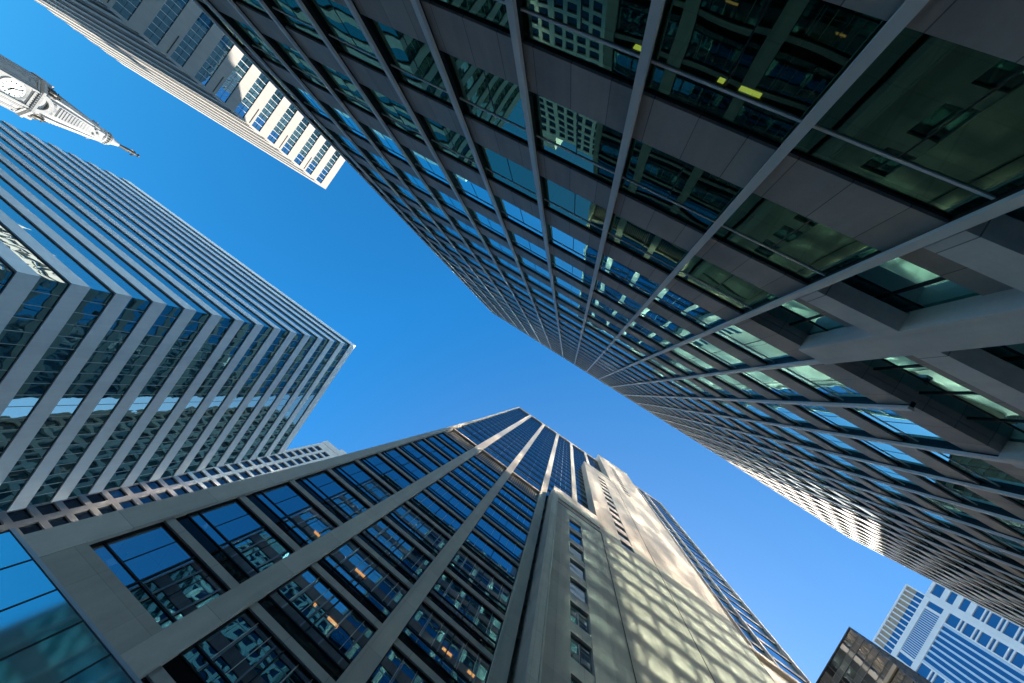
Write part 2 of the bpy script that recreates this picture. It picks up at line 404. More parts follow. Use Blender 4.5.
    for z0, z1 in ((zc(3.4), zc(4.2)), (zc(7.48), zc(8.28)), (zc(11.5), zc(12.32))):
        s = MB(); s.box(RX0 + 0.01, RX1 - 0.13, YF + 0.01, YD, z0, z1); part(s, 'beam', M['a_conc'], T)
    for x0, x1 in ((-7.96, -6.86), (RX0 - 0.35, RX0 + 0.3)):
        s = MB(); s.box(x0, x1, YF + 0.006, YD + 0.11, -0.35, RZ); part(s, 'column', M['a_conc'], T)
    s = MB(); s.box(RX0 - 0.3, RX1 + 0.2, YS + 0.31, YD + 1.2, RZ - 0.02, RZ + 0.2); part(s, 'soffit', M['a_span'], T)
    for z in (zb[0], zb[1], zb[2]):
        s = MB(); s.box(RX0, RX1, YD + 0.06, YD + 0.3, z + 0.9, z + 2.0); part(s, 'recessed_spandrel', M['a_span'], T)
    for i, z in enumerate((zb[0], zb[1], zb[2])):
        z0, z1 = z + 2.0, (zb[i + 1] + 0.9 if i < 2 else RZ)
        for k in range(6):
            a = RX0 + (RX1 - RX0) * k / 6; b = RX0 + (RX1 - RX0) * (k + 1) / 6
            g = MB(); g.ypane(a + 0.03, b - 0.03, z0 + 0.04, z1 - 0.04, YD + 0.17, -1)
            o = part(g, 'recessed_window', M['a_glass'], T)
            f = MB(); f.box(b - 0.03, b + 0.03, YD + 0.12, YD + 0.22, z0, z1); f.box(a + 0.03, b - 0.03, YD + 0.12, YD + 0.22, z0 - 0.02, z0 + 0.04)
            f.box(a + 0.03, b - 0.03, YD + 0.14, YD + 0.2, (z0 + z1) / 2, (z0 + z1) / 2 + 0.04)
            part(f, 'window_frame', M['a_dark'], o)
    # three lamps burning inside
    for x, z, L in ((3.0, zb[1] + 0.22, 0.35), (0.2, zb[1] + 0.22, 0.5), (0.9, zb[1] + 0.22, 0.15), (-9.0, zb[2] + 0.2, 0.12)):
        s = MB(); s.box(x - L / 2, x + L / 2, 8.0, 8.12, z, z + 0.02); part(s, 'ceiling_lamp', M['yellow'], T)
    k = 5.8 / 6.6                       # surveyed at 6.6 m, stands at 5.8 m
    T.scale = (k, k, k); T.location = Vector((0, 0, CZ)) * (1 - k) + BASES[T.name] * k
    return T
build_office_slab()

# ------------------------------------------------------------------ stone and glass tower at the foot of the picture (faces +Y)
def build_stone_tower():
    YC, YG, YK = -16.0, -16.32, -14.6           # column face, glass, stone block face
    T = thing('stone_tower', 'tall stone and blue glass tower with narrow slit windows, rising from the bottom centre', 'building', (-18, -18, 0))
    P = 3.94; H = 2.87; z00 = zc(12.62)
    top = zc(143.2); ZB = zc(60.3); ZU = zc(61.0)
    cols = [(6.85, 7.95), (0.60, 1.65), (-5.95, -4.85), (-12.1, -11.05), (-18.35, -17.4)]
    bays = [(7.95, 13.05), (1.65, 6.85), (-4.85, 0.60), (-11.05, -5.95), (-17.4, -12.1), (-25.0, -18.35)]
    YB = -62.0
    # tapering left pier
    s = MB()
    L = [(14.4, 0), (14.3, zc(15)), (13.9, zc(28.5)), (13.4, zc(79)), (13.4, top)]
    for (xa, za), (xb, zb_) in zip(L[:-1], L[1:]):
        s.add([(13.05, YC, za), (xa, YC, za), (xb, YC, zb_), (13.05, YC, zb_), (13.05, YC - 1.6, za), (xa, YC - 1.6, za), (xb, YC - 1.6, zb_), (13.05, YC - 1.6, zb_)],
              [(0, 3, 2, 1), (4, 5, 6, 7), (1, 2, 6, 5), (0, 4, 7, 3)])
    part(s, 'corner_pier', M['b_col'], T)
    for i, (a, b) in enumerate(cols):
        z0 = 0 if i < 3 else zc(50)
        s = MB(); s.box(a, b, YC - 0.9, YC, z0, top); part(s, 'column', M['b_col'], T)
    # base wall below the first windows
    s = MB(); s.box(-5, 13.05, YC - 0.6, YC - 0.02, 0, z00 - P - 0.3)
    s.box(7.95, 13.05, YC - 0.6, YC - 0.021, z00 - P - 0.3, z00 - 0.04)
    part(s, 'base_wall', M['b_stone'], T)
    for n in range(0, 37):
        z = z00 - 3 * P + n * P
        if z + P > top: break
        s = MB(); s.box(12.9, 13.3, YB, YC - 1.61, z + 2.4, z + P); part(s, 'side_band', M['b_stone'], T)
        s = MB()
        for q in range(11): s.xpane(YB + q * 4.0 + 0.1, YB + q * 4.0 + 3.9, z, z + 2.4, 13.05, 1)
        part(s, 'side_window', M['b_side'], T)
    # core box behind everything, and cap
    s = MB(); s.box(-50.6, 13.0, YB, -24.0, 0, top); part(s, 'core_wall', M['interior_wall'], T)
    s = MB(); s.box(-25.7, 13.4, YC - 6, YC + 0.05, top, top + 1.3); part(s, 'roof_edge', M['b_col'], T)
    floors = [(z00 + P * n, 0) for n in range(-1, 11)] + [(ZU + P * n, 1) for n in range(0, 21)]
    cells = []
    sl = {}
    for z, up in floors:
        if z + H > top: continue
        for bi, (a, b) in enumerate(bays):
            if not up and bi > 2: continue
            if up and bi == 3 and z + H < zc(62): continue
            if up and bi == 4 and z + H < zc(68): continue
            if up and bi == 5 and z + H < zc(108): continue
            if not up and bi == 0 and z < z00 - 1: continue
            cells.append((z, bi, a, b, up))
    # horizontal strips: pale sill, black glass, one per floor and bay merged into one part per floor
    for z, up in floors:
        if z + H > top: continue
        s = MB(); k = MB()
        for bi, (a, b) in enumerate(bays):
            if not any(c[0] == z and c[1] == bi for c in cells): continue
            if not up: s.box(a, b, YG - 0.25, YG + 0.17, z + H, z + H + 0.42)
            else: s.box(a, b, YG - 0.2, YG + 0.05, z + H, z + H + 0.10)
            k.box(a, b, YG - 0.2, YG + 0.04, z + H + (0.42 if not up else 0.10), z + P)
        if not s.empty(): part(s, 'sill', M['b_sill'], T)
        if not k.empty(): part(k, 'spandrel', M['b_black'], T)
        s = MB(); s.box(-25.0, 13.0, -24.0, YG - 0.26, z + H + 0.12, z + P - 0.1); part(s, 'floor_slab', M['interior'], T)
    def split(a, b, up, bi):
        w = b - a; xs = [a, a + w * 0.26, a + w * 0.5, a + w * 0.74, b] if bi < 1 or up else [a + w * q / 6 for q in range(7)]
        return xs
    def panes(g, z, bi, a, b, up):
        zt = z + H * 0.22; xs = split(a, b, up, bi)
        for q in range(len(xs) - 1): g.ypane(xs[q], xs[q + 1], zt, z + H, YG, 1)
        for q in (0, len(xs) // 2): g.ypane(xs[q], xs[q + len(xs) // 2], z, zt - 0.05, YG, 1)
    def frames(f, z, bi, a, b, up):
        zt = z + H * 0.22; xs = split(a, b, up, bi); m = len(xs) // 2
        f.box(a, b, YG - 0.02, YG + 0.05, zt - 0.055, zt + 0.015); f.box(a, b, YG - 0.02, YG + 0.09, z, z + 0.06); f.box(a, b, YG - 0.02, YG + 0.06, z + H - 0.05, z + H)
        for q, x in enumerate(xs):
            w = 0.07 if q == m or q in (0, len(xs) - 1) else 0.028
            pale = (bi == 3) or (bi in (1, 2) and not up and q not in (0, m, len(xs) - 1))
            if q == 0: f.box(x, x + w, YG - 0.02, YG + 0.1, z + 0.061, z + H - 0.051)
            elif q == len(xs) - 1: f.box(x - w, x, YG - 0.02, YG + 0.1, z + 0.061, z + H - 0.051)
            else: f.box(x - w / 2, x + w / 2, YG - 0.02, YG + (0.07 if q == m else 0.03), (z + 0.061) if q == m else zt + 0.016, z + H - 0.051, 1 if pale else 0)
    cells.sort(key=lambda c: (c[2] + c[3]) ** 2 / 4 + (c[0] - CZ) ** 2)
    gs = MB(); fs = MB()
    for i, c in enumerate(cells):
        g = MB() if i < 100 else gs; f = MB() if i < 100 else fs
        panes(g, *c); frames(f, *c)
        if i < 100:
            o = part(g, 'window', M['b_glass'], T); part(f, 'window_frame', [M['b_frame'], M['b_line']], o)
    o = part(gs, 'window', M['b_glass'], T, kind='stuff'); part(fs, 'window_frame', [M['b_frame'], M['b_line']], o, kind='stuff')
    # plant floor: louvers under a stone beam
    zl0, zl1 = z00 + P * 11 - 1.0, ZB
    for bi in (0, 1, 2):
        a, b = bays[bi]
        s = MB(); s.box(a, b, YG - 0.35, YG - 0.3, zl0, zl1)
        n = 15
        for q in range(n):
            x = a + 0.1 + (b - a - 0.3) * q / n; s.box(x, x + 0.11, YG - 0.29, YG - 0.2, zl0 + 1.6, zl1 - 0.3, 1)
        part(s, 'louver', [M['b_frame'], M['b_louver']], T)
        s = MB(); s.box(a, b, YC - 1.2, YC - 0.2, ZB, ZU - 0.06); part(s, 'beam', M['b_sill'], T)
    # stone blocks
    k = 1.46
    def stone(x0, x1, z0, z1, y=YK, name='stone_wall'):
        s = MB(); s.box(x0, x1, -24.0, y, z0, z1); return s
    z1, z2, z3 = zc(62.3), zc(110), zc(151.5)
    xs0, xs1, xs2, xs3, xs4 = -6.42, -9.42, -11.3, -14.7, -23.45
    # the first block with its slit of windows cut as a real slot
    def slot_wall(x0, x1, s0, s1, za, zb_, zs0, zs1):
        s = MB(); yb = YK - 0.9
        s.box(x0, s0, -24, YK, za, zb_); s.box(s1, x1, -24, YK, za, zb_)
        s.box(s0, s1, -24, YK, zs1, zb_)
        if zs0 > za: s.box(s0, s1, -24, YK, za, zs0)
        return s
    s = slot_wall(-14.72, xs0, -11.3, -9.42, 0, z1, zc(6), zc(54.0))
    part(s, 'stone_wall', M['b_stone'], T)
    s = slot_wall(-23.45, -14.74, -20.7, -18.55, 0, z2, zc(58), zc(104)); part(s, 'stone_wall', M['b_stone'], T)
    s = slot_wall(-36.4, -23.47, -29.1, -27.3, 0, z3, zc(104), zc(141)); part(s, 'stone_wall', M['b_stone'], T)
    s = MB(); s.box(-7.35, -7.2, YK - 0.2, YK + 0.12, 0, z1 - 1); part(s, 'pilaster', M['b_col'], T)
    s = MB(); s.box(xs0 - 0.75, xs0 + 0.0, YK + 0.001, YK + 0.12, 0, z1 + 0.3)
    part(s, 'pilaster', M['b_col'], T)
    # frame round the lower panel
    s = MB()
    s.box(-14.9, -14.82, YK, YK + 0.02, 0, zc(56)); s.box(-14.9, -7.2, YK + 0.001, YK + 0.021, zc(56), zc(56.25)); s.box(-24.65, -24.55, YK + 0.001, YK + 0.02, 0, zc(112))
    s.box(-36.3, -36.22, YK + 0.001, YK + 0.02, 0, zc(140))
    part(s, 'joint', M['groove'], T)
    s = MB(); s.box(-14.72, xs0 - 0.76, YK - 0.5, YK + 0.15, zc(57.6), z1 + 0.25); part(s, 'cornice', M['b_col'], T)
    s = MB(); s.box(-23.4, -14.7, YK - 0.5, YK + 0.1, z2 - 1.6, z2 + 0.2); part(s, 'cornice', M['b_col'], T)
    s = MB(); s.box(-36.45, -23.4, YK - 0.5, YK + 0.1, z3 - 1.8, z3 + 0.2); part(s, 'cornice', M['b_col'], T)
    def slit(x0, x1, za, zb_, h, frac):
        n = int((zb_ - za) / h + 0.01)
        for q in range(n):
            z = zb_ - (q + 1) * h
            s = MB(); s.box(x0, x1, YK - 0.5, YK - 0.05, z + h * frac, z + h - 0.003); part(s, 'slit_ledge', M['b_sill'], T)
            g = MB(); g.ypane(x0 + 0.05, x1 - 0.05, z + 0.03, z + h * frac, YK - 0.24, 1); o = part(g, 'slit_window', M['b_glass'], T)
            f = MB(); f.box(x0, x1, YK - 0.3, YK - 0.2, z, z + 0.035)
            if z < zc(28): f.box((x0 + x1) / 2 - 0.03, (x0 + x1) / 2 + 0.03, YK - 0.29, YK - 0.21, z + 0.03, z + h * frac, 0)
            part(f, 'window_frame', [M['b_frame']], o)
    slit(-11.3, -9.42, zc(6.7), zc(54), 3.94, 0.66)
    slit(-20.7, -18.55, zc(58), zc(104), 3.94 * 0.97, 0.5)
    slit(-29.1, -27.3, zc(104), zc(141), 3.94 * 0.94, 0.45)
    s = MB(); s.box(-30, -9, -23.9, -23.5, 4, zc(141)); part(s, 'slit_backing', M['interior_wall'], T)
    # glazed strip at the far right end
    zr0, zr1 = zc(61.5), zc(146.5)
    n = int((zr1 - zr0) / P)
    s = MB(); s.box(-50.6, -36.4, -24, YC - 0.4, 0, zr0 - 3.01); part(s, 'stone_wall', M['b_stone'], T)
    s = MB(); s.box(-50.6, -36.4, -24, YC, zr1, zr1 + 1.2); part(s, 'roof_edge', M['b_stone'], T)
    s = MB(); s.box(-50.6, -36.4, -24, YC + 0.2, zr0 - 3.0, zr0 - 2.2); part(s, 'cornice', M['b_stone'], T)
    for a, b in ((-50.65, -50.25), (-44.1, -43.75), (-40.6, -40.35)):
        s = MB(); s.box(a, b, YC - 0.9, YC + 0.2, zr0 - 2.2, zr1); part(s, 'column', M['b_col'], T)
    for q in range(n + 1):
        z = zr0 - 2.2 + q * P
        for a, b in ((-50.25, -44.1), (-43.75, -40.6)):
            g = MB(); g.ypane(a, b, z, z + 3.1, YC - 0.2, 1); o = part(g, 'strip_window', M['b_glass'], T)
            f = MB(); f.box(a, b, YC - 0.3, YC - 0.12, z + 3.1, z + P); part(f, 'window_frame', M['b_frame'], o)
    s = MB(); s.box(-40.3, -36.41, -24, YC - 0.1, zr0 - 2.2, zr1); part(s, 'stone_wall', M['b_stone'], T)
    # lamps burning inside
    for x, q, L in LAMPS:
        z = z00 + P * q + H + 0.06
        s = MB(); s.box(x - L / 2, x + L / 2, YG - 1.4, YG - 1.24, z, z + 0.04); part(s, 'ceiling_lamp', M['warm'], T)
    for a, b in ((9.9, 10.75), (10.9, 12.3)):
        s = MB(); s.box(a, b, YG - 0.12, YG - 0.08, z00 + 0.07, z00 + 0.10); part(s, 'light_strip', M['warm'], T)
    return T
Z0 = zc(12.62)
LAMPS = [(9.1, 2, 0.5), (5.36, 1, 0.16), (3.97, 1, 0.75), (5.0, 2, 0.9), (-2.34, 2, 0.7), (-4.2, 2, 0.5)]
build_stone_tower()

# ------------------------------------------------------------------ glass pavilion front in the lower left corner
def build_canopy():
    T = thing('glass_pavilion', 'blue glass screen with a pale steel edge in the lower left corner', 'glass screen', (6, -15.3, 0))
    Y = -15.2; zt = zc(10.55); x1 = 13.95; x0 = -1.5
    s = MB(); s.box(x0, x1 + 0.06, Y - 0.12, Y + 0.03, zt - 0.02, zt + 0.10); part(s, 'edge_rail', M['e_edge'], T)
    xs = [x1 - 1.56 * q for q in range(0, 11)]
    for a, b in zip(xs[1:], xs[:-1]):
        g = MB()
        g.ypane(a + 0.02, b - 0.02, zt - 2.6, zt - 0.05, Y, 1); g.ypane(a + 0.02, b - 0.02, zt - 5.3, zt - 2.64, Y, 1)
        g.ypane(a + 0.02, b - 0.02, 0.1, zt - 5.34, Y, 1)
        part(g, 'pane', M['e_glass'], T)
    for x in xs:
        s = MB(); s.box(x - 0.025, x + 0.025, Y - 0.15, Y + 0.02, 0, zt - 0.03); part(s, 'mullion', M['a_dark'], T)
    s = MB(); s.box(x0, x1, -15.96, Y - 0.16, zt - 0.3, zt - 0.1); s.box(x1 - 0.1, x1, -15.96, Y - 0.16, 0, zt - 0.31); part(s, 'roof', M['e_edge'], T)
build_canopy()

# ------------------------------------------------------------------ banded block on the left
def build_banded_block():
    X, Y, top = 51.8, -20.0, zc(83.0)
    X1, Y1 = 150.0, -52.8
    T = thing('banded_office_block', 'blue grey office block with wrapping metal bands and a sharp corner, at the left', 'building', (X + 20, Y - 16, 0))
    P = 3.94; HS = 1.62; zs0 = zc(25.64)          # underside of a surveyed band
    n0 = -6; bands = [zs0 + P * n for n in range(n0, 15)]
    r = 0.22
    for i, z in enumerate(bands):
        h = HS if i < len(bands) - 1 else top - z
        s = MB()
        s.add([(X, Y, z), (X1, Y, z), (X1, Y - 1, z), (X + 1, Y - 1, z), (X + 1, Y1, z), (X, Y1, z)] + [(X, Y, z + h), (X1, Y, z + h), (X1, Y - 1, z + h), (X + 1, Y - 1, z + h), (X + 1, Y1, z + h), (X, Y1, z + h)],
              [(5, 4, 3, 0), (3, 2, 1, 0), (6, 9, 10, 11), (6, 7, 8, 9), (0, 1, 7, 6), (5, 0, 6, 11), (1, 2, 8, 7), (2, 3, 9, 8), (3, 4, 10, 9), (4, 5, 11, 10)])
        part(s, 'spandrel', M['c_span'], T)
        if i == len(bands) - 1: break
        z0, z1 = z + h, bands[i + 1]
        g = MB()
        ny = int(round((Y - Y1) / 1.65)); nx = int(round((X1 - X) / 1.65))
        for q in range(ny):
            b = Y - r - (Y - Y1 - r) * q / ny; a = Y - r - (Y - Y1 - r) * (q + 1) / ny
            g.xpane(a + 0.02, b - 0.02, z0 + 0.05, z1 - 0.06, X + r, -1)
        o = part(g, 'ribbon_window', M['c_glass_front'], T)
        f = MB()
        for q in range(1, ny):
            b = Y - r - (Y - Y1 - r) * q / ny; f.box(X + r - 0.05, X + r + 0.05, b - 0.025, b + 0.025, z0 + 0.05, z1 - 0.06)
        f.box(X + r - 0.04, X + r + 0.1, Y1, Y - r, z1 - 0.06, z1 - 0.003, 1); f.box(X + r - 0.06, X + r + 0.1, Y1, Y - r, z0 + 0.003, z0 + 0.05, 1)
        part(f, 'window_bar', [M['c_line'], M['c_dark']], o)
        g = MB()
        for q in range(nx):
            a = X + r + (X1 - X - r) * q / nx; b = X + r + (X1 - X - r) * (q + 1) / nx
            g.ypane(a + 0.015, b - 0.015, z0 + 0.05, z1 - 0.12, Y - r, 1)
        o = part(g, 'ribbon_window', M['c_glass'], T)
        f = MB(); f.box(X + r, X1, Y - r - 0.1, Y - r + 0.05, z1 - 0.12, z1 - 0.003); f.box(X + r, X1, Y - r - 0.1, Y - r + 0.06, z0 + 0.003, z0 + 0.05)
        part(f, 'window_bar', [M['c_dark']], o)
    s = MB(); s.box(X + 1.1, X1, Y1, Y - 1.1, 0, top - 0.3); part(s, 'core_wall', M['c_dark'], T)
build_banded_block()

# ------------------------------------------------------------------ white banded block, top left
def build_white_block():
    X, Y, top = 81.9, 10.0, zc(78.1)
    X1, Y1 = 173.0, 31.0
    T = thing('white_office_block', 'white office block with ribbon windows and thin white ledges beside the sky, top left', 'building', (X + 20, Y + 8, 0))
    P = 3.74; HW = 1.88; zt = zc(76.05)
    s = MB(); s.box(X, X1, Y, Y1, zt, top); part(s, 'parapet', M['d_wall'], T)
    r = 0.16
    for n in range(0, 20):
        z1 = zt - n * P; z0 = z1 - HW; zb = z1 - P
        if zb < 0: break
        s = MB(); s.box(X, X + 1.0, Y + 0.001, Y1, zb, z0); s.box(X + 1.0, X1, Y - 0.02, Y + 1.2, zb, z0)
        s.box(X, X + 1.0, Y + 0.001, Y + 0.33, z0, z1)            # the solid corner strip
        part(s, 'spandrel', M['d_wall'], T)
        if n % 2 == 1:
            s = MB(); s.box(X - 0.05, X + 0.02, Y + 0.4, Y + 5.8 - 2.0, z0 - 0.62, z0 - 0.5); part(s, 'drip_bar', M['a_dark'], T)
        # a thin ledge over each band of the street face
        s = MB(); s.box(X + 0.02, X1 + 0.3, Y - 0.16, Y + 0.34, z0 - 0.3, z0 - 0.02); part(s, 'ledge', M['d_wall'], T)
        g = MB(); m = 18
        for q in range(m):
            a = Y + 0.33 + (Y1 - Y - 0.33) * q / m; b = Y + 0.33 + (Y1 - Y - 0.33) * (q + 1) / m
            g.xpane(a + 0.02, b - 0.02, z0, z1, X + r, -1)
        o = part(g, 'ribbon_window', M['d_glass'], T)
        f = MB()
        for q in range(1, m):
            a = Y + 0.33 + (Y1 - Y - 0.33) * q / m; f.box(X + r - 0.06, X + r + 0.05, a - 0.035, a + 0.035, z0, z1)
        f.box(X + r - 0.05, X + r + 0.04, Y + 0.33, Y1, z1 - 0.05, z1 - 0.002, 1)
        f.box(X + r - 0.05, X + r + 0.03, Y + 0.33, Y1, z0 + HW * 0.48, z0 + HW * 0.48 + 0.03, 1)
        part(f, 'window_bar', [M['d_line'], M['d_glass']], o)
        g = MB(); g.ypane(X + 1.0, X1, z0, z1, Y + 0.5, -1); part(g, 'ribbon_window', M['d_glass'], T)
    s = MB(); s.box(X + 1.1, X1, Y + 1.3, Y1, 0, top - 0.5); part(s, 'core_wall', M['c_dark'], T)
build_white_block()

# ------------------------------------------------------------------ cream block between the two towers on the left
def build_cream_block():
    Y = -72.0; X0, X1 = 5.0, 71.8; top = zc(137.0)
    T = thing('cream_apartment_block', 'cream building with small paired windows seen in the gap beside the stone tower', 'building', (40, Y - 10, 0))
    P = 3.49; cells = []
    xa = [70.75 - 4.05 * q for q in range(0, 3)] + [58.0 - 4.05 * q for q in range(0, 13)]                 # window columns
    zs = [zc(50.9) + P * n for n in range(-13, 23)]
    s = MB(); Yr = Y - 0.45
    for x in xa: pass
    ww = 2.9; hh = 2.5
    lowtop = zc(131.6)  # unseen wing, height shaped to shade the banded block yet let sun past
    # piers: the tall end bay, then the lower wing
    prev = X1
    for x in xa:
        if x < 59 and prev > 59:
            s.box(59.5, prev, Yr - 0.5, Y, 0, top); prev = 59.49
        s.box(x, prev, Yr - 0.5, Y, 0, top if x > 59 else lowtop); prev = x - ww
    s.box(X0, prev, Yr - 0.5, Y, 0, lowtop)
    part(s, 'pier', M['f_wall'], T)
    s = MB()
    k = 0
    for x in xa:
        zz = [z for z in zs if x > 59 or z + P < lowtop]
        for z in zz:
            q = MB() if k < 72 else s
            q.box(x - ww, x, Yr - 0.45, Y - 0.02, z + hh, z + P)
            if k < 72: part(q, 'spandrel', M['f_wall'], T)
            k += 1
        s.box(x - ww, x, Yr - 0.45, Y - 0.02, 0, zs[0]); s.box(x - ww, x, Yr - 0.45, Y - 0.021, zz[-1] + P, (top if x > 59 else lowtop) - 0.01)
    part(s, 'spandrel', M['f_wall'], T, kind='stuff')
    k = 0; gs = MB(); fs = MB()
    for x in xa:
        for z in zs:
            if x < 59 and z + P >= lowtop: continue
            g = MB() if k < 60 else gs; f = MB() if k < 60 else fs
            g.ypane(x - ww, x, z, z + hh, Yr, 1); f.box(x - ww, x - ww + 0.5, Yr + 0.001, Yr + 0.06, z + 0.001, z + 0.7); f.box(x - ww, x, Yr, Yr + 0.05, z + hh - 0.12, z + hh - 0.002)
            if k < 60:
                o = part(g, 'window', M['f_glass'], T); part(f, 'window_frame', M['a_dark'], o)
            k += 1
    o = part(gs, 'window', M['f_glass'], T, kind='stuff'); part(fs, 'window_frame', M['a_dark'], o, kind='stuff')
    s = MB(); s.box(X0, 59.5, Y - 30, Yr - 0.6, 0, lowtop - 0.02); s.box(59.5, X1, Y - 30, Yr - 0.6, 0, top - 0.02); part(s, 'core_wall', M['f_wall'], T)
    s = MB(); s.box(60.2, 66.5, Y - 20, Y - 1.0, top, top + 4.5); s.box(59.4, X1 + 0.3, Y - 0.9, Y + 0.15, top - 3.0, top + 0.3); part(s, 'parapet', M['f_wall'], T)
build_cream_block()

# ------------------------------------------------------------------ dark bronze building, bottom right (faces +X)
def build_bronze_block():
    X, Y, top = -72.0, -8.7, zc(88.0)
    X0, Y0 = -118.0, -50.0
    T = thing('bronze_glass_block', 'dark bronze glass block with a fine grid, low at the bottom right edge', 'building', (X - 20, Y - 20, 0))
    P = 3.3; n = int(top / P); sp = 1.45
    gs = MB(); hs_ = MB(); k = 0
    ny = int((Y - Y0) / sp); nx = int((X - X0) / sp)
    g_n = 0
    for f in range(n):
        z = top - (f + 1) * P
        g = MB(); s = MB(); l = MB()
        for q in range(ny):
            b = Y - q * sp; a = b - sp
            g.xpane(a + 0.03, b - 0.03, z + 1.35, z + P - 0.05, X, 1); s.xpane(a + 0.03, b - 0.03, z + 0.05, z + 1.3, X, 1)
        for q in range(nx):
            b = X - q * sp; a = b - sp
            g.ypane(a + 0.03, b - 0.03, z + 1.35, z + P - 0.05, Y, 1); s.ypane(a + 0.03, b - 0.03, z + 0.05, z + 1.3, Y, 1)
        o = part(g, 'ribbon_window', M['h_glass'], T); part(s, 'spandrel', M['h_span'], T)
        l.box(X0, X - 0.03, Y - 0.05, Y + 0.05, z - 0.05, z + 0.05); l.box(X - 0.05, X + 0.05, Y0, Y + 0.05, z - 0.051, z + 0.051)
        l.box(X0, X - 0.03, Y - 0.05, Y + 0.05, z + 1.3, z + 1.35); l.box(X - 0.05, X + 0.05, Y0, Y + 0.05, z + 1.3, z + 1.351)
        part(l, 'window_bar', M['h_line'], o)
    for q in range(ny + 1):
        s = MB(); y = Y - q * sp; s.box(X - 0.04, X + 0.07, y - 0.03, y + 0.03, 0, top); part(s, 'mullion', M['h_line'], T)
    s = MB()
    for q in range(1, nx + 1): x = X - q * sp; s.box(x - 0.03, x + 0.03, Y - 0.04, Y + 0.07, 0, top)
    part(s, 'side_mullion', M['h_line'], T)
    s = MB(); s.box(X0, X - 0.3, Y0, Y - 0.3, 0, top - 0.2); s.box(X0, X + 0.08, Y0, Y + 0.08, top, top + 0.35); part(s, 'roof', M['a_dark'], T)
    s = MB(); s.box(X, X + 0.25, -14.5, Y + 0.1, zc(77.6), zc(78.25)); part(s, 'ledge', M['h_ledge'], T)
build_bronze_block()

